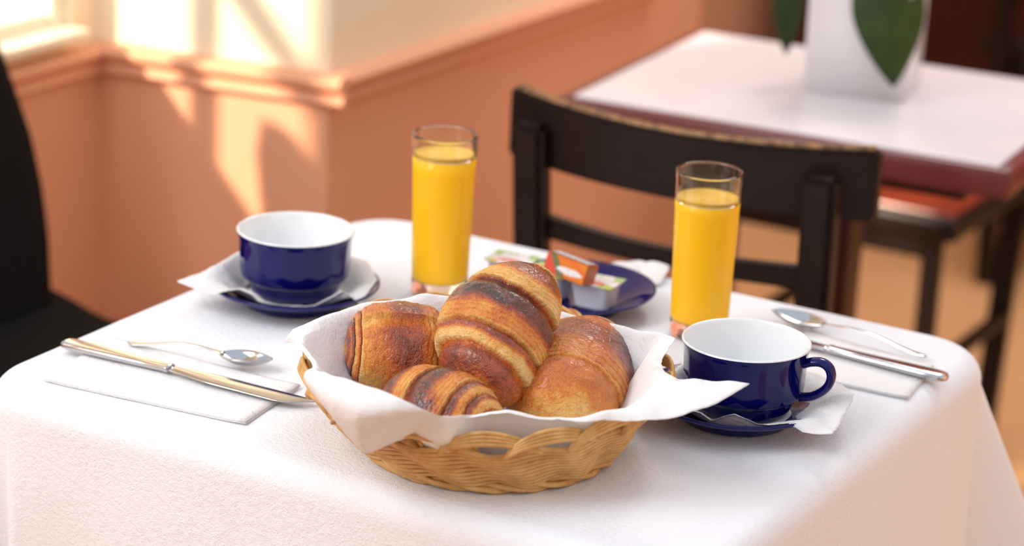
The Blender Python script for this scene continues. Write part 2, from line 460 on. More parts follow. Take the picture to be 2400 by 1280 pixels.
o = grid('backrest', 40, 24, backf, M_black, bc); solid(o, .022)
for sx, sy in ((-.82, .07), (-.82, .41), (-.49, .07), (-.49, .41)):
    tube('leg', [Vector((sx, sy, .46)) - Vector(bc.location), Vector((sx + (.03 if sx > -.6 else -.02), sy, 0)) - Vector(bc.location)], lambda t: .014 - .005 * t, M_black, bc, 10)

# ------------------------------------------------------------------ second table with the planter
A2 = radians(4.0)
f2 = at(1345, 222, T); c2 = Vector((cos(A2), sin(A2), 0)); s2 = Vector((-sin(A2), cos(A2), 0))
C2 = f2 + c2 * .246 + s2 * .195; C2.z = 0
t2 = empty('bistro_table', C2, 'white topped table with maroon wooden edge behind the laid table', 'table', None, A2)
box('tabletop', (0, 0, T - .0125), (.492, .390, .025), M_laminate, t2, bev=.002)
bm = bmesh.new()
for cx, cy, sx, sy in ((0, -.2, .528, .02), (0, .2, .528, .02), (-.253, 0, .02, .39), (.253, 0, .02, .39)):
    add_box(bm, (cx, cy, T - .0185), (sx, sy, .033), 0, .0075, 3)
frombm('wooden_edging', bm, M_maroon, t2, True)
box('underframe', (0, 0, T - .045), (.40, .30, .03), M_darkred, t2, bev=.003)
box('pedestal', (.012, -.005, .37), (.055, .055, .66), M_darkred, t2, bev=.006)
for a in (0, pi / 2): box('foot', (.012, -.005, .025), (.44, .06, .05), M_black_wood, t2, rz=a + pi / 4, bev=.008)

pv = at(1880, 213, T); pr = at(2118, 242, T); dv = (pr - pv); wv = dv.length; av = atan2(dv.y, dv.x)
vc = (pv + pr) / 2 + Vector((-sin(av), cos(av), 0)) * wv * .46
pl = empty('flower_pot', vc, 'square white ceramic planter standing on the second table', 'planter', None, av)
def pot():
    bm = bmesh.new(); h = .20; w0 = wv / 2; w1 = wv / 2 * 1.03; d0 = w0 * .92; ins = .006
    rings = []
    for w_, d_, z in ((w0, d0, 0), (w1, d0 * 1.03, h), (w1 - ins, d0 * 1.03 - ins, h), (w0 - ins, d0 - ins, .012)):
        rings.append([bm.verts.new((sx * w_, sy * d_, z)) for sx, sy in ((-1, -1), (1, -1), (1, 1), (-1, 1))])
    for a, b in zip(rings, rings[1:]):
        for k in range(4): bm.faces.new((a[k], a[(k + 1) % 4], b[(k + 1) % 4], b[k]))
    bm.faces.new(rings[0]); bm.faces.new(rings[-1])
    bmesh.ops.bevel(bm, geom=bm.edges[:], offset=.003, segments=2, affect='EDGES')
    return bm
frombm('pot', pot(), M_vase, pl, True)
box('soil', (0, 0, .17), (wv * .94, wv * .86, .02), M_darkred, pl)
plant = empty('pothos_plant', vc + Vector((0, 0, .18)), 'trailing green plant with heart shaped leaves hanging over the white planter', 'plant')
def leaf(tip, base, w, side, par, fold=.25):
    """heart-shaped leaf from the stalk (base) to the tip, side = across direction"""
    tip = Vector(tip); base = Vector(base); ax = tip - base; L = ax.length
    side = (Vector(side) - ax * (Vector(side).dot(ax) / ax.dot(ax))).normalized(); nrm = ax.normalized().cross(side)
    if nrm.y > 0: nrm = -nrm
    def fn(u, v):
        s = 2 * v - 1
        hw = w / 2 * (sin(pi * min(1, u * 1.0) ** .62)) ** .8 if 0 < u < 1 else 0.0005
        back = -.10 * L * abs(s) * max(0, 1 - u * 3.2)
        return base + ax * u + ax.normalized() * back + side * hw * s + nrm * (-fold * hw * abs(s) + .10 * L * u * (1 - u)) - Vector(par.location)
    o = grid('leaf', 28, 13, fn, M_leaf, par); solid(o, .0008); return o
yl = vc.y - wv * .62
tipA = ony(2094, 205, yl); topA = ony(2080, -75, yl + .02)
leaf(tipA, topA, .083, rgt, plant)
tipB = ony(1842, 128, yl + .03); topB = ony(1862, -60, yl + .05)
leaf(tipB, topB, .050, rgt + fwd * .7, plant)
tipC = ony(2150, -40, yl + .1); topC = ony(2060, -120, yl + .08)
leaf(tipC, topC, .06, rgt + Vector((0, 0, .5)), plant)
for a in (topA, topB, topC):
    q0 = Vector((0, 0, -.005)); q2 = a - Vector(plant.location); q1 = (q0 + q2) / 2 + Vector((0, 0, .06))
    tube('stem', [q0 * (1 - t) ** 2 + q1 * 2 * t * (1 - t) + q2 * t * t for t in [k / 10 for k in range(11)]], .0018, M_stem, plant, 6)

# ------------------------------------------------------------------ the laid table
HX, HY, OXC = .298, .270, -.008
tb = empty('breakfast_table', (0, 0, 0), 'small square table hidden under the white tablecloth', 'table')
box('tabletop', (OXC, 0, T - .0185), (2 * HX - .012, 2 * HY - .012, .030), M_maroon, tb, bev=.004)
box('pedestal', (0, 0, .37), (.07, .07, .70), M_black_wood, tb, bev=.005)
for a in (0, pi / 2): box('foot', (0, 0, .022), (.50, .06, .044), M_black_wood, tb, rz=a, bev=.006)

N = 250; D = .36; RC = .040; RA = .021
def drape(u, v):
    px, py = u, v            # OXC moves the whole cloth and table sideways
    cx = min(max(px, -(HX - RC)), HX - RC); cy = min(max(py, -(HY - RC)), HY - RC)
    dx, dy = px - cx, py - cy; dist = hypot(dx, dy)
    wr = .0006 * nz(px * 9, py * 14, 1.3) + .0004 * nz(px * 30, py * 22, 5.1)
    if dist <= RC: return Vector((px + OXC, py, T + wr))
    ux, uy = dx / dist, dy / dist; s = dist - RC
    arc = RA * pi / 2
    if s < arc:
        a = s / RA; out = RC + RA * sin(a); z = -RA * (1 - cos(a)); h = 0.0
    else:
        h = s - arc; out = RC + RA; z = -(RA + h)
    th = atan2(abs(uy), abs(ux)); cw = sin(2 * th)
    if h > 0:
        ridge = exp(-((th - pi / 4) / .20) ** 2)
        val = exp(-((th - pi * .10) / .16) ** 2) + exp(-((th - pi * .40) / .16) ** 2)
        hh = h / (1 + .15 * h)
        corner = ((.60 if ux < 0 else .42) * ridge - .10 * val) * hh * min(1, cw * 1.6)
        along = px if abs(uy) > abs(ux) else py
        wave = (.030 * sin(along * 17 + (1.0 if ux > .5 else 2.3)) + .014 * sin(along * 41 + 1)) * hh * (1 - cw)
        out += .055 * h + corner + wave + .0022 * nz(px * 7, py * 7, 3) * min(1, h * 20)
        z = z * (1 - .05 * ridge * min(1, h * 4))
    return Vector((cx + ux * out + OXC, cy + uy * out, T + z + wr * max(0, 1 - s * 40)))
def clothf(i, j): return drape(lerp(-(HX + D), HX + D, i), lerp(-(HY + D), HY + D, j))
cl = grid('tablecloth', N, N, clothf, M_cloth); solid(cl, .0008)
tag(cl, 'white linen tablecloth draped over the laid breakfast table', 'tablecloth')
TC = T + .0011               # resting height on the cloth

# folded napkins under the cutlery
def flat_napkin(pts, label, z=TC, layers=3):
    a, b, c, d = [Vector(p) for p in pts]
    ctr = (a + b + c + d) / 4
    n = empty('paper_napkin', (ctr.x, ctr.y, z), label, 'napkin', 'folded paper napkins')
    for k in range(layers):
        g = .0007 * k; sh = .0012 * k
        def fn(u, v, k=k, g=g, sh=sh):
            p = (a * (1 - u) + b * u) * (1 - v) + (d * (1 - u) + c * u) * v
            p = p - ctr; p = p * (1 - sh * 4)
            cu = sm(.12, 0, min(u, 1 - u)) * sm(.12, 0, min(v, 1 - v))
            w_ = .0006 * abs(nz(u * 3, v * 3, k)) * sm(0, .2, v) + cu * .0008
            return Vector((p.x, p.y, .0003 + g + w_))
        o = grid('paper_layer', 24, 24, fn, M_napkin, n); solid(o, .0004)
    return n
nq = [at(*p, T + .002) for p in ((98, 890), (575, 994), (705, 905), (262, 792))]
flat_napkin(nq, 'flat folded white napkin under the knife and spoon at the left')
mq = [at(*p, T + .002) for p in ((1700, 842), (2128, 935), (2190, 860), (1900, 775))]
flat_napkin(mq, 'flat folded white napkin under the knife and spoon at the right')

# ------------------------------------------------------------------ cutlery
def loft(name, secs, m, par, n=14, ex=2.6):
    """secs: (x, y, halfwidth, z_bottom, z_top)"""
    vs_, fs = [], []
    for x, y, hw, z0, z1 in secs:
        zc, hz = (z0 + z1) / 2, (z1 - z0) / 2
        for k in range(n):
            a = 2 * pi * k / n; ca, sa = cos(a), sin(a)
            vs_.append((x, y + hw * math.copysign(abs(ca) ** (2 / ex), ca), zc + hz * math.copysign(abs(sa) ** (2 / ex), sa)))
    for i in range(len(secs) - 1):
        for k in range(n):
            k2 = (k + 1) % n; fs.append((i * n + k, i * n + k2, i * n + n + k2, i * n + n + k))
    fs += [tuple(reversed(range(n))), tuple((len(secs) - 1) * n + k for k in range(n))]
    return mesh(name, vs_, fs, m, par)
def knife(a, b, z, label, hl=.103, flip=1):
    a = Vector(a); b = Vector(b); d = b - a; L = d.length
    k = empty('table_knife', (a.x, a.y, z), label, 'knife', 'table knives', atan2(d.y, d.x))
    h = [(0, 0, .0035, .001, .0052), (.002, 0, .0066, .0004, .0062), (.006, 0, .0082, 0, .0066), (.02, 0, .0086, 0, .0066),
         (hl * .7, 0, .0066, .0004, .0060), (hl - .004, 0, .0056, .0006, .0058), (hl - .002, 0, .0060, .0004, .0062), (hl, 0, .0058, .0006, .0060)]
    loft('handle', h, M_steel, k, 18, 3.2)
    bl = []
    for i in range(26):
        t = i / 25; x = lerp(hl - .001, L, t)
        hw = .0056 + .0048 * sm(0, .35, t); yo = 0
        e = sm(.72, 1.0, t); lo, hi = -hw, hw - 1.75 * hw * e ** 1.8
        if t > .96: lo *= .8
        y = (lo + hi) / 2 * flip; hw = max(.0006, (hi - lo) / 2)
        bl.append((x, y, hw, .0016 - .0010 * t, .0050 - .0030 * t))
    loft('blade', bl, M_steel, k, 14, 2.0)
    return k
def spoon(a, b, z, label, wb=.026, rise=.0):
    """a = end of the handle, b = tip of the bowl"""
    a = Vector(a); b = Vector(b); d = b - a; L = d.length; bl = L * .33
    k = empty('teaspoon', (a.x, a.y, z), label, 'spoon', 'teaspoons', atan2(d.y, d.x))
    hl = L - bl
    sec = []
    for i in range(30):
        t = i / 29; x = hl * t
        hw = lerp(.0042, .0021, sm(0, .75, t)) * (sqrt(max(.02, 1 - (1 - min(1, t / .045)) ** 2))) + .0012 * sm(.93, 1, t)
        zc = .0016 + .0075 * sm(.05, .62, t) * (1 - .62 * sm(.72, 1, t)) + .0022 * sm(.75, 1, t)
        sec.append((x, 0, hw, zc - .0008, zc + .0010))
    loft('handle', sec, M_steel, k, 12, 2.2)
    def fn(u, v):
        s = 2 * v - 1
        w_ = wb / 2 * (sin(pi * min(1, max(0, .02 + .98 * u)) ** .86)) ** .62 if u < 1 else .0004
        w_ = max(w_, .0022 if u < .05 else .0004)
        dep = .0072 * sin(pi * u ** .9) ** .8
        zr = .0072 + .0018 * u
        return Vector((hl - .002 + (bl + .002) * u, w_ * s, zr - dep * (1 - s * s) ** .8))
    o = grid('bowl', 36, 21, fn, M_steel, k); solid(o, .0011)
    return k
knife(at(149, 803, TC + .006), at(742, 952, TC + .004), TC + .0028, 'steel table knife lying on the left napkin', .103, -1)
spoon(at(300, 800, TC + .005), at(637, 842, TC + .011), TC + .0024, 'steel teaspoon lying bowl up behind the left knife', .024)
kb = at(2219, 889, TC + .005); kt = at(1722, 771, TC + .003)
knife(kb, kt, TC + .0028, 'steel table knife lying behind the right blue cup', .106, 1)
spoon(at(2172, 837, TC + .004), at(1812, 724, TC + .011), TC + .0024, 'steel teaspoon lying behind the right knife', .028)

# ------------------------------------------------------------------ juice glasses
def juice_glass(p, zj, label):
    g = empty('juice_glass', (p.x, p.y, TC), label, 'glass', 'glasses of orange juice')
    R0, R1, H, w_ = .0242, .0276, .143, .0013
    def ro(z): return lerp(R0, R1, z / H)
    zb = .0112
    top = [(ro(zj - .003) - .0002, zj - .003), (ro(zj), zj - .001), (ro(.135), .135), (R1 + .0002, H - .002), (R1 + .0001, H - .0006), (R1 - .0008, H), (R1 - .0017, H - .0006),
           (R1 - w_ - .0002, H - .0025), (ro(.135) - w_, .135), (ro(zj) - w_, zj - .001), (ro(zj) - w_ - .0001, zj - .003)]
    o = lathe('tumbler', top, M_glass, g, 96, closed=True)
    foot = [(0.00001, .0012), (R0 - .006, .0010), (R0 - .0025, 0), (R0 - .0006, .0006), (R0, .003), (ro(zb + .003), zb + .003), (ro(zb + .003) - .0012, zb + .003), (R0 - .005, zb), (0.00001, zb - .0006)]
    lathe('foot', foot, M_glass, g, 96)
    e = .0001
    jp = [(0.00001, zb - .0003), (R0 - .005, zb + .0003), (ro(zb + .003) - .0013, zb + .0032), (ro(zb + .005) - e, zb + .005)] + \
         [(ro(z) - e, z) for z in (.025, .05, .08, .11) if z < zj] + [(ro(zj - .0035) - e, zj - .0035), (ro(zj) - w_ - .0003, zj - .0028), (ro(zj) - w_ - .0001, zj + .0006), (ro(zj) - w_ - .0012, zj)]
    j = lathe('juice', jp, M_juice, g, 96)
    s_ = lathe('juice_surface', [(ro(zj) - w_ - .0003, zj - .0004), (ro(zj) - w_ - .0008, zj + .0004), (ro(zj) - w_ - .003, zj + .0001), (0.00001, zj + .0001)], M_foam, j, 96)
    return g
juice_glass(at(1029, 690, T), .1265, 'tall glass of orange juice beside the left cup')
juice_glass(at(1636, 786, T), .1205, 'tall glass of orange juice behind the right cup')

# ------------------------------------------------------------------ china
def saucer(p, label, cat='saucer', name='saucer', sc=1.0):
    prof_ = [(0.00001, .0035), (.034, .0035), (.037, .0005), (.041, 0), (.043, .0012), (.0445, .006), (.060, .0120), (.0705, .0172), (.0722, .0190),
             (.0718, .0203), (.0700, .0200), (.060, .0158), (.048, .0098), (.042, .0075), (.0385, .0066), (0.00001, .0066)]
    o = lathe(name, [(r * sc, z * sc) for r, z in prof_], M_blue, None, 128)
    o.location = (p.x, p.y, TC); return tag(o, label, cat, 'blue saucers and plates')
def cup(p, z, ang, label, tilt=0.0):
    c = empty('coffee_cup', (p.x, p.y, z), label, 'cup', 'cobalt blue coffee cups', ang)
    H = .0555
    outer = [(0.00001, .0022), (.029, .0022), (.031, 0), (.034, .0), (.0362, .0015), (.0385, .0065), (.0402, .0118), (.0412, .0138), (.0437, .0150), (.0458, .0172),
             (.0464, .022), (.0468, .034), (.0474, .046), (.0484, .0515), (.0494, .0538), (.0497, .0550)]
    rim = [(.0497, .0550), (.0494, .0558), (.0487, .0562), (.0478, .0558), (.0470, .0545)]
    inner = [(.0470, .0545), (.0450, .048), (.0442, .035), (.0438, .022), (.042, .0165), (.038, .012), (.033, .0072), (.026, .0055), (0.00001, .005)]
    bo = lathe('body', outer, M_blue, c, 168)
    nf = 14
    for vv in bo.data.vertices:                      # shallow flat panels between foot ring and lip
        k = sm(.0165, .019, vv.co.z) * (1 - sm(.0475, .0515, vv.co.z)) * .8
        if k > 0:
            a = (atan2(vv.co.y, vv.co.x) + .1) % (2 * pi / nf) - pi / nf
            q = 1 + k * (cos(pi / nf) / cos(a) * 1.006 - 1); vv.co.x *= q; vv.co.y *= q
    lathe('rim', rim, M_china, c, 128); lathe('inside', inner, M_china, c, 128)
    pts = []
    x0, x1 = .0462, .0455
    ctl = [(.0466, .0452), (.0530, .0480), (.0605, .0490), (.0665, .0460), (.0690, .0395), (.0672, .0320), (.0620, .0255), (.0545, .0205), (.0452, .0180)]
    for i in range(len(ctl) - 1):
        p0 = Vector(ctl[max(0, i - 1)]); p1 = Vector(ctl[i]); p2 = Vector(ctl[i + 1]); p3 = Vector(ctl[min(len(ctl) - 1, i + 2)])
        for q in range(6):
            t = q / 6
            r = .5 * ((2 * p1) + (p2 - p0) * t + (2 * p0 - 5 * p1 + 4 * p2 - p3) * t * t + (-p0 + 3 * p1 - 3 * p2 + p3) * t ** 3)
            pts.append(Vector((r.x, 0, r.y)))
    vs_, fs = [], []
    n = 14
    for i, q in enumerate(pts):
        a = pts[max(0, i - 1)]; b = pts[min(len(pts) - 1, i + 1)]; t = (b - a).normalized(); w_ = Vector((0, 1, 0)); u = t.cross(w_)
        for k in range(n):
            an = 2 * pi * k / n; vs_.append(q + u * .0034 * cos(an) + w_ * .0058 * sin(an))
    for i in range(len(pts) - 1):
        for k in range(n): fs.append((i * n + k, i * n + (k + 1) % n, i * n + n + (k + 1) % n, i * n + n + k))
    mesh('handle', vs_, fs, M_blue, c)
    return c
cL = at(690, 684, T + .009); cR = at(1738, 957, T + .009)
saucer(cL + Vector((.003, -.004, 0)), 'cobalt blue saucer under the left cup')
saucer(cR + Vector((-.004, -.002, 0)), 'cobalt blue saucer under the right cup')
cup(cL, TC + .0082, radians(117), 'cobalt blue coffee cup with white inside on the left saucer')
cup(cR, TC + .0082, radians(5), 'cobalt blue coffee cup showing its handle on the right saucer')

# catmull-rom on a closed list of control values sorted by angle
def polar_interp(ctl, phi):
    """ctl: sorted [(phi, tuple)] ; periodic smooth interpolation"""
    n = len(ctl)
    for i in range(n):
        a0 = ctl[i][0]; a1 = ctl[(i + 1) % n][0] + (2 * pi if i == n - 1 else 0)
        ph = phi
        if ph < ctl[0][0]: ph += 2 * pi
        if a0 <= ph <= a1:
            t = (ph - a0) / (a1 - a0)
            p1, p2 = ctl[i][1], ctl[(i + 1) % n][1]
            return tuple(lerp(x, y, t) for x, y in zip(p1, p2))
    return ctl[-1][1]
def paper_sheet(name, ctr, bpts, inner, m, nu=240, nv=40, wrinkle=.002, th=.0003, seed=0.0):
    """sheet spread from ctr to a boundary polyline of world points; inner(phi, t, r, edge) gives the height"""
    ctl = sorted([(atan2(p[1] - ctr[1], p[0] - ctr[0]), (p[0] - ctr[0], p[1] - ctr[1], p[2] - ctr[2])) for p in bpts])
    def fn(u, v):
        phi = -pi + 2 * pi * u
        e = Vector(polar_interp(ctl, phi))
        t = .02 + .98 * v
        q = inner(phi, t, e)
        d = wrinkle * sm(.15, .6, v) * (nz(q.x * 55 + seed, q.y * 55, q.z * 40) + .6 * (abs(nz(q.x * 26, q.y * 26 + seed, 4)) - .3))
        jag = .0012 * nz(phi * 24, seed, 2) if v > .97 else 0
        er = Vector((e.x, e.y, 0)).normalized()
        return q + Vector((0, 0, d)) + er * jag
    o = grid(name, nu, nv, fn, m, None, closed_u=True)
    o.location = ctr; solid(o, th, 0)
    return o
# paper napkins between cup and saucer
def cup_napkin(ctr, bpts, label, seed):
    ctr = Vector((ctr.x, ctr.y, TC + .0072))
    def inner(phi, t, e):
        R = hypot(e.x, e.y); r = R * t; ux, uy = e.x / R, e.y / R
        base = .0001 + .0002
        ze = e.z
        r0 = .042
        if r < r0: z = base
        else:
            w_ = (r - r0) / max(.001, R - r0)
            sc = .0098 * sm(.042, .071, r) + .0022 * sm(.042, .05, r)       # follows the saucer
            z = base + lerp(sc + .0012, ze, sm(.1, 1, w_)) if w_ < 1 else ze
            z = max(z, base + (sc + .0008 if r < .0725 else 0))
        return Vector((ux * r, uy * r, z))
    o = paper_sheet('cup_napkin', ctr, bpts, inner, M_napkin, 220, 34, .0016, .0003, seed)
    return tag(o, label, 'napkin', 'napkins under the cups')
def A(px, py, h): return at(px, py, T + h)
cup_napkin(cL, [A(414, 657, .024), A(440, 672, .023), A(500, 690, .022), A(560, 678, .028), A(590, 690, .024), A(622, 722, .013), A(740, 716, .012), A(806, 682, .026), A(845, 712, .019),
                A(885, 655, .022), A(860, 610, .024), A(770, 590, .030), A(640, 570, .03), A(560, 590, .030), A(510, 618, .032), A(470, 640, .027)],
           'crumpled white paper napkin between left cup and saucer', 3.1)
cup_napkin(cR, [A(1575, 950, .022), A(1640, 966, .020), A(1668, 985, .013), A(1722, 972, .024), A(1775, 995, .014), A(1850, 1003, .017), A(1900, 1016, .021), A(1952, 1018, .023), A(1984, 965, .022), A(2003, 925, .032),
                A(1975, 900, .022), A(1900, 870, .022), A(1800, 850, .03), A(1700, 850, .03), A(1600, 850, .03), A(1550, 900, .024)],
           'torn edged white paper napkin between right cup and saucer', 8.4)

# ------------------------------------------------------------------ jam plate
pp = at(1342, 720, T)
saucer(pp, 'small cobalt blue plate holding jam portions behind the basket', 'plate', 'plate', .98)
def lidprint(kind):
    def fn(u, v):
        wcol = (.86, .86, .88)
        x, y = u - .5, v - .5
        if kind == 'jam':
            if (x / .30) ** 2 + ((y + .20) / .15) ** 2 < 1 + .5 * nz(u * 9, v * 9, 2): return (.72, .06, .05) if nz(u * 30, v * 14, 1) < .12 else (.9, .75, .72)
            if y < -.22 and x > .18: return (.45, .62, .07)
            if y < -.24 and x < -.22: return (.95, .60, .03) if x > -.36 else (.50, .72, .40)
            if abs(x) > .30 and y > .12 + .1 * nz(u * 6, v * 6, 7): return (.42, .62, .22)
            if y > .36 and nz(u * 8, v * 8, 5) > 0: return (.40, .60, .25)
            return wcol
        return wcol
    return fn
def jam_tub(c, rz, label, w=.0385, d=.0315, h=.0225):
    t = empty('jam_portion', c, label, 'jam portion', 'single portions of jam', rz)
    bm = bmesh.new(); k = .80
    rings = []
    for s_, z in ((k * .9, 0), (k, .002), (.97, h - .001), (1.08, h - .0008), (1.08, h)):
        ring = []
        for i in range(32):
            a = 2 * pi * i / 32; ca, sa = cos(a), sin(a); ex = 5
            ring.append(bm.verts.new((w / 2 * s_ * math.copysign(abs(ca) ** (2 / ex), ca), d / 2 * s_ * math.copysign(abs(sa) ** (2 / ex), sa), z)))
        rings.append(ring)
    for a, b in zip(rings, rings[1:]):
        for i in range(32): bm.faces.new((a[i], a[(i + 1) % 32], b[(i + 1) % 32], b[i]))
    bm.faces.new(rings[0]); bm.faces.new(rings[-1])
    frombm('tub', bm, M_tub, t, False)
    def lf(u, v): return Vector(((u - .5) * w * 1.07, (v - .5) * d * 1.07, h + .0003 + .0003 * nz(u * 5, v * 5, c.x * 50)))
    grid('lid', 44, 38, lf, M_print, t, colfn=lidprint('jam'))
    return t
zpl = TC + .0072
def on_plate(px, py):
    p = at(px, py, zpl + .0225); p.z = zpl; return p
jam_tub(on_plate(1398, 658), radians(3), 'jam portion with fruit printed lid, nearest on the plate')
jam_tub(on_plate(1293, 635), radians(-2), 'jam portion tucked behind the upright croissant')
jam_tub(on_plate(1200, 606), radians(5), 'jam portion at the rear of the plate with green leaves on its lid')
# orange pack leaning on the tubs
def packprint(face):
    def fn(u, v):
        x, y = u - .5, v - .5
        if face == 'front':
            if ((x - .12) / .32) ** 2 + ((y + .12) / .17) ** 2 < 1: return (.86, .84, .86) if nz(u * 30, v * 10, 3) < .25 else (.7, .45, .42)
            if x < -.12 - .3 * y and x > -.30 - .3 * y: return (.16, .16, .06)
            if x <= -.30 - .3 * y: return (.72, .07, .03)
            g = .5 + .5 * nz(u * 5, v * 5, 2)
            return (.78, .10 + .16 * g, .012)
        if y > .38 or y < -.38 or abs(x) > .45: return (.40, .14, .06)
        return (.82, .78, .80) if nz(u * 26, v * 9, 1) < .22 else (.55, .38, .38)
    return fn
pk = empty('butter_pack', at(1338, 628, T + .0435), 'orange printed pack leaning on top of the jam portions', 'food pack', None, radians(2))
pw, pd, ph = .040, .022, .018
tilt = Matrix.Rotation(radians(-14), 4, 'X') @ Matrix.Rotation(radians(9), 4, 'Y')
box('carton', (0, 0, 0), (pw, pd, ph), plain('brown_carton', srgb(176, 92, 48), .4).m, pk, M=tilt, bev=.0012)
grid('front_print', 40, 24, lambda u, v: tilt @ Vector(((u - .5) * pw * .97, -pd / 2 - .0002, (v - .5) * ph * .95)), M_print, pk, colfn=packprint('front'))
grid('top_print', 40, 20, lambda u, v: tilt @ Vector(((u - .5) * pw * .97, (v - .5) * pd * .95, ph / 2 + .0002)), M_print, pk, colfn=packprint('top'))
# crumpled white napkin behind the plate
bq = at(1500, 645, T)
def scrap(phi, t, e):
    return Vector((e.x * t, e.y * t, e.z * t + .006 * (1 - t) * abs(nz(e.x * t * 60, e.y * t * 60, 2)) + .004 * t * (1 - t) * 4))
o = paper_sheet('crumpled_napkin', Vector((bq.x, bq.y, TC + .001)), [A(1400, 640, .006), A(1440, 680, .002), A(1550, 665, .003), A(1570, 625, .008), A(1500, 612, .004), A(1430, 618, .008)],
                scrap, M_napkin, 90, 20, .003, .0004, 1.7)
tag(o, 'crumpled white napkin lying behind the jam plate', 'napkin')

# ------------------------------------------------------------------ bread basket
BK = at(1105, 1035, T) + Vector((.015, .0, 0)); BK.z = TC
bk = empty('bread_basket', BK, 'round wicker bread basket with woven loops along its rim', 'basket')
RB, RR, HB = .0865, .1330, .0425
OX, OY = -.010, .010
def bwall(phi, h):
    """plan point and height of the basket wall, h 0..1 from the table to the woven edge"""
    r = lerp(RB, RR, h ** .82)
    zt = HB + .011 * max(0, cos(phi - radians(150))) + .008 * max(0, cos(phi - radians(8))) ** 4
    return Vector((OX * h + r * cos(phi), OY * h + r * sin(phi), zt * h))
NST = 20                       # standards
NR = 12
for i in range(NR):
    h = (i + .8) / (NR + 1.0)
    pts = []
    for k in range(240):
        phi = 2 * pi * k / 240
        wv_ = .0024 * sin(14 * phi + i * .40)
        dz = .0022 * sin(14 * phi + i * .40 + 1.2)
        p = bwall(phi, h); rad_ = Vector((cos(phi), sin(phi), 0))
        pts.append(p + rad_ * wv_ + Vector((0, 0, dz + .001)))
    tube('weaver', pts, .0019, M_wicker, bk, 6, True)
for i in range(4):              # thicker foot weave, twisted pairs
    pts = []
    for k in range(240):
        phi = 2 * pi * k / 240
        p = bwall(phi, .02 + .045 * (i // 2)); rad_ = Vector((cos(phi), sin(phi), 0))
        a = NST / 2 * phi + (i % 2) * pi + i // 2
        pts.append(p + rad_ * (.002 + .0026 * sin(a)) + Vector((0, 0, .0026 + .0022 * cos(a))))
    tube('foot_weaver', pts, .0023, M_wicker, bk, 6, True)
for k in range(NST):
    phi = 2 * pi * (k + .5) / NST
    pts = [bwall(phi, h) + Vector((cos(phi), sin(phi), 0)) * -.0022 for h in [j / 12 for j in range(13)]]
    tube('standard', [p + Vector((0, 0, .003)) for p in pts], .0019, M_wicker, bk, 6)
# border: every standard bows over to the next but one as a band of four canes
NL = 18
for k in range(NL):
    ph0 = 2 * pi * k / NL + .1; ph1 = ph0 + 2 * pi / NL * 1.62
    vs_, fs = [], []
    for c in range(4):
        pts = []
        for j in range(22):
            t = j / 21; s_ = sin(pi * t ** .8) ** .8
            phi = lerp(ph0, ph1, t)
            p = bwall(phi, .92); e_ = Vector((cos(phi), sin(phi), 0))
            z_ = (.0200 - .0026 * c) * s_ - .001
            lane = lerp(.0032, -.0030, t)
            pts.append(p + e_ * (.006 * s_ + lane + .0006 * c) + Vector((0, 0, z_)))
        tube_data(pts, .00165, 6, False, vs_, fs)
    mesh('border_loop', vs_, fs, M_wicker, bk)
vs_, fs = [], []
for c in range(26):             # base weave: a spiral of cane
    r = RB * (c + .5) / 26
    tube_data([Vector((r * cos(2 * pi * j / 60), r * sin(2 * pi * j / 60), .0022 + .0006 * sin(NST / 2 * 2 * pi * j / 60 + c * pi))) for j in range(60)], .0017, 5, True, vs_, fs)
ob = mesh('base_weave', vs_, fs, M_wicker, bk); ob['kind'] = 'stuff'

# tissue paper lining the basket: edge points, with the fold over the rim where the paper spills out
PC = Vector((BK.x + OX * .5, BK.y + OY * .5, TC + .006))
LINER = [((745, 925, .056), (742, 866, .084)), ((800, 1003, .046), (800, 882, .092)), ((858, 1063, .038), (880, 906, .094)), ((930, 1036, .044), (940, 934, .092)),
         ((990, 1011, .055), (990, 957, .087)), ((1042, 991, .067), (1038, 976, .079)), ((1110, 978, .067), None), ((1190, 966, .072), None), ((1262, 978, .069), None),
         ((1335, 988, .066), None), ((1420, 984, .069), (1405, 965, .072)), ((1500, 987, .071), (1470, 950, .075)), ((1590, 977, .073), (1500, 932, .076)), ((1680, 945, .079), (1515, 915, .076)),
         ((1757, 898, .086), (1528, 903, .075)), ((1690, 905, .083), (1532, 893, .073)), ((1620, 902, .081), (1528, 882, .071)), ((1556, 870, .079), (1515, 862, .069)),
         ((1552, 842, .075), (1510, 842, .068)), ((1583, 795, .081), (1530, 806, .073)), ((1520, 778, .079), None), ((1430, 757, .075), None), ((1300, 729, .073), None),
         ((1150, 700, .079), None), ((1000, 690, .083), None), ((940, 700, .079), None), ((850, 712, .076), None), ((760, 742, .075), (790, 752, .073)), ((688, 770, .073), (735, 778, .072)),
         ((668, 798, .064), (712, 795, .073)), ((694, 806, .071), (716, 815, .070)), ((728, 848, .070), (745, 850, .068)), ((736, 880, .066), (748, 864, .070))]
lin_e = [A(*e) - PC for e, r in LINER]
lin_r = [(A(*r) - PC) if r else Vector((q.x * .93, q.y * .93, q.z - .004)) for (e, r), q in zip(LINER, lin_e)]
def crv(P, u):
    n = len(P); k = u * n; i = int(k) % n; t = k - int(k)
    p0, p1, p2, p3 = P[i - 1], P[i], P[(i + 1) % n], P[(i + 2) % n]
    c = .5 * (2 * p1 + (p2 - p0) * t + (2 * p0 - 5 * p1 + 4 * p2 - p3) * t * t + (-p0 + 3 * p1 - 3 * p2 + p3) * t ** 3)
    return c.lerp(p1.lerp(p2, t), .45)
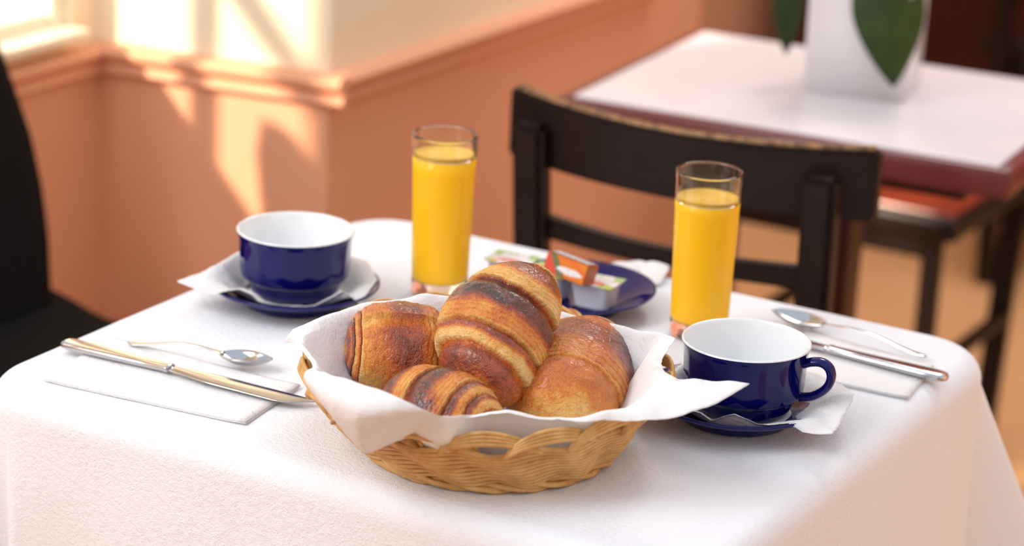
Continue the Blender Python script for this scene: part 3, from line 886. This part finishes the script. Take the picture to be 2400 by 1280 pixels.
def linf(u, v):
    e = crv(lin_e, u); r = crv(lin_r, u); rr = hypot(r.x, r.y); er = Vector((r.x / rr, r.y / rr, 0))
    fl_ = er * .068 + Vector((0, 0, .002))
    if v < .3: p = Vector((0, 0, .002)).lerp(fl_, .03 + .97 * v / .3)
    elif v < .72:
        w_ = (v - .3) / .42; p = fl_.lerp(r, w_); p.z -= .012 * sin(pi * w_); 
    else:
        w_ = (v - .72) / .28; p = r.lerp(e, w_); drop = max(0, r.z - e.z)
        p += er * (min(.020, drop * .40) * sin(pi * w_)) + Vector((0, 0, .0025 + .10 * drop)) * sin(pi * w_)
    cr = 1 - abs(nz(p.x * 24 + 5, p.y * 24, p.z * 18)) * 2.2
    p.z += sm(.3, .7, v) * (.0016 * nz(p.x * 60, p.y * 60, 4 + p.z * 40) + .0022 * max(0, cr) * nz(p.x * 9, p.y * 9, 2))
    if v > .985: p += er * .0012 * nz(u * 170, 1, 2)
    return p
o = grid('basket_liner', 420, 70, linf, M_paper, None, closed_u=True); o.location = PC; solid(o, .0003, 0)
tag(o, 'white tissue paper lining the wicker basket, corners spread over its rim', 'paper')

# ------------------------------------------------------------------ pastries
def pastry(name, label, a, b, R, bands, p=2.4, q=.5, flat=1.0, bend=0.0, skew=.10, dep=.10, base=.42, amp=.42, up=(0, 0, 1), spiral=0.0,
           th0=0.0, pal=.22, seed=0.0, nu=230, nv=190, lop=0.0, burn=None, group='golden pastries in the basket', mid=0.0, sag=0.0):
    """rolled pastry: spine a-b, layer ledges at the values in bands (-1..1), outermost layer around mid"""
    a = Vector(a); b = Vector(b); ax = b - a; L = ax.length; e1 = ax.normalized()
    e3 = (Vector(up) - e1 * Vector(up).dot(e1)).normalized(); e2 = e3.cross(e1)
    B = sorted(bands); ctr = (a + b) / 2
    vs_, fs, bake = [], [], []
    rng = random.Random(int(seed * 97) + 5)
    tone = [rng.uniform(-.12, .14) for _ in range(len(B) + 2)]
    for i in range(nu):
        tt = -1 + 2 * i / (nu - 1)
        t = math.copysign(1 - (1 - abs(tt)) ** 1.35, tt)       # denser rings at the ends
        for j in range(nv):
            th = 2 * pi * j / nv; st, ct = sin(th), cos(th)
            u = t + skew * sin(th + th0) + .030 * nz(ct * 1.6 + seed, st * 1.6, t * 1.5) + .014 * nz(ct * 5 + seed, st * 5, t * 3) + .007 * nz(ct * 16 + seed, st * 16, t * 6)
            # which layer, and where in it (v: 0 just outside the ledge towards mid, 1 at its outer lip)
            k = 0
            while k < len(B) and u > B[k]: k += 1
            lo = B[k - 1] if k > 0 else -1.0 - abs(skew); hi = B[k] if k < len(B) else 1.0 + abs(skew)
            if lo < mid < hi:
                w = abs(u - mid) / max(1e-3, (hi - mid) if u > mid else (mid - lo)); v = .3 + .7 * w
                bulge = 1.0 - .03 * w * w
            else:
                v = (u - lo) / (hi - lo) if u > mid else (hi - u) / (hi - lo); w = v
                bulge = 1.0 - dep * (1 - sm(0, .34, v)) ** 1.2 + .02 * sin(pi * v)
            pale = sm(.46 + .10 * nz(th * 1.3, seed, k), .74, v)
            bk_ = base + amp * (.25 + .75 * sm(.0, .16, w if lo < mid < hi else v)) - (amp + pal) * pale
            if lo < mid < hi: bk_ = base + amp - (amp + pal) * pale
            if v > .42:
                q_ = (v - .42) * 9.5 + .9 * nz(th * 1.5, seed, k * 1.7) + .25 * nz(th * 7, seed, k); fr = q_ - math.floor(q_)
                bulge += .016 * (fr - .5) * pale * sm(0, .25, fr); bk_ += (.16 * sm(.22, .0, fr) - .05) * pale
            lip = sm(.95, 1, v) * .6
            bk_ += tone[k] - .30 * lip
            env = max(0.0, 1 - abs(t) ** p) ** q
            lopf = 1 + lop * t
            r = R * env * bulge * lopf
            if spiral:
                s_ = ((th - th0) % (2 * pi)) / (2 * pi); r *= 1 + spiral * (s_ - .5)
                bk_ += -.22 * sm(.06, 0, s_) - .15 * sm(.97, 1, s_)
            r += R * .030 * nz(t * 3.2 + seed, ct * 1.8, st * 1.8) * env + R * .012 * nz(t * 9, ct * 5 + seed, st * 5) * env
            r += R * .006 * nz(t * 40, ct * 14 + seed, st * 14) * env
            y = r * ct; z = r * st * flat
            if z < 0: z *= .82
            pos = ctr + e1 * (L / 2 * t * 1.0) + e2 * y + e3 * z
            pos += e2 * bend * (1 - t * t) + e3 * sag * (1 - t * t)
            bk_ += .16 * st - .10
            if burn:
                for bt, bth, br, ba in burn:
                    dd = ((t - bt) * L / 2) ** 2 + (((th - bth + pi) % (2 * pi) - pi) * R) ** 2
                    bk_ += ba * exp(-dd / (br * br)) * (1 + .8 * nz(t * 8, th * 4, seed))
            vs_.append(pos - ctr); bake.append(bk_)
    for i in range(nu - 1):
        for j in range(nv):
            j2 = (j + 1) % nv; fs.append((i * nv + j, i * nv + j2, i * nv + nv + j2, i * nv + nv + j))
    o = mesh(name, vs_, fs, M_crust); o.location = ctr
    at2 = o.data.attributes.new('bake', 'FLOAT', 'POINT'); at2.data.foreach_set('value', bake)
    return tag(o, label, 'pastry', group)

pastry('pain_au_chocolat', 'dark glazed pain au chocolat with burnt tip, leftmost in the basket',
       A(806, 822, .052), A(1062, 838, .048), .0375, [-.95, -.86, -.74, .78, .9], p=3.8, q=.5, flat=1.0, skew=.04, dep=.07, base=.68, amp=.12, pal=.12,
       spiral=.14, th0=1.95, seed=1.3, burn=[(-.96, 3.9, .009, .6)], mid=.1)
pastry('croissant', 'large croissant standing propped up in the middle of the basket',
       A(1140, 948, .045), A(1265, 628, .120), .0430, [-.54, -.27, .39, .93], p=2.4, q=.60, flat=.92, skew=.11, dep=.14, base=.56, amp=.22, pal=.28,
       th0=4.6, seed=2.2, lop=-.05, mid=1.02, bend=.014)
pastry('croissant', 'darkest croissant lying half hidden by the paper at the front of the basket',
       A(912, 925, .044), A(1160, 1030, .038), .0365, [-.24, .42, .70, .90], p=2.6, q=.55, flat=.95, skew=.08, dep=.11, base=.58, amp=.18, pal=.26,
       th0=.4, seed=3.7, mid=-.7, burn=[(.24, 2.5, .007, .4)])
pastry('pain_au_chocolat', 'plump orange brown pain au chocolat at the right of the basket',
       A(1290, 990, .036), A(1396, 822, .040), .0455, [-.45, .74, .90], p=3.2, q=.5, flat=.98, skew=.10, dep=.07, base=.52, amp=.06, pal=.12,
       th0=.6, seed=5.1, mid=.2, spiral=.0, burn=[(.25, 2.7, .026, .34), (.8, 2.5, .012, .3)])
pastry('croissant', 'pale croissant mostly hidden behind the propped up one',
       A(1180, 815, .030), A(1400, 800, .034), .0300, [-.7, -.4, .0, .45, .75], p=2.4, q=.55, skew=.08, dep=.10, base=.36, amp=.16, seed=6.6, mid=.2, nu=120, nv=100)
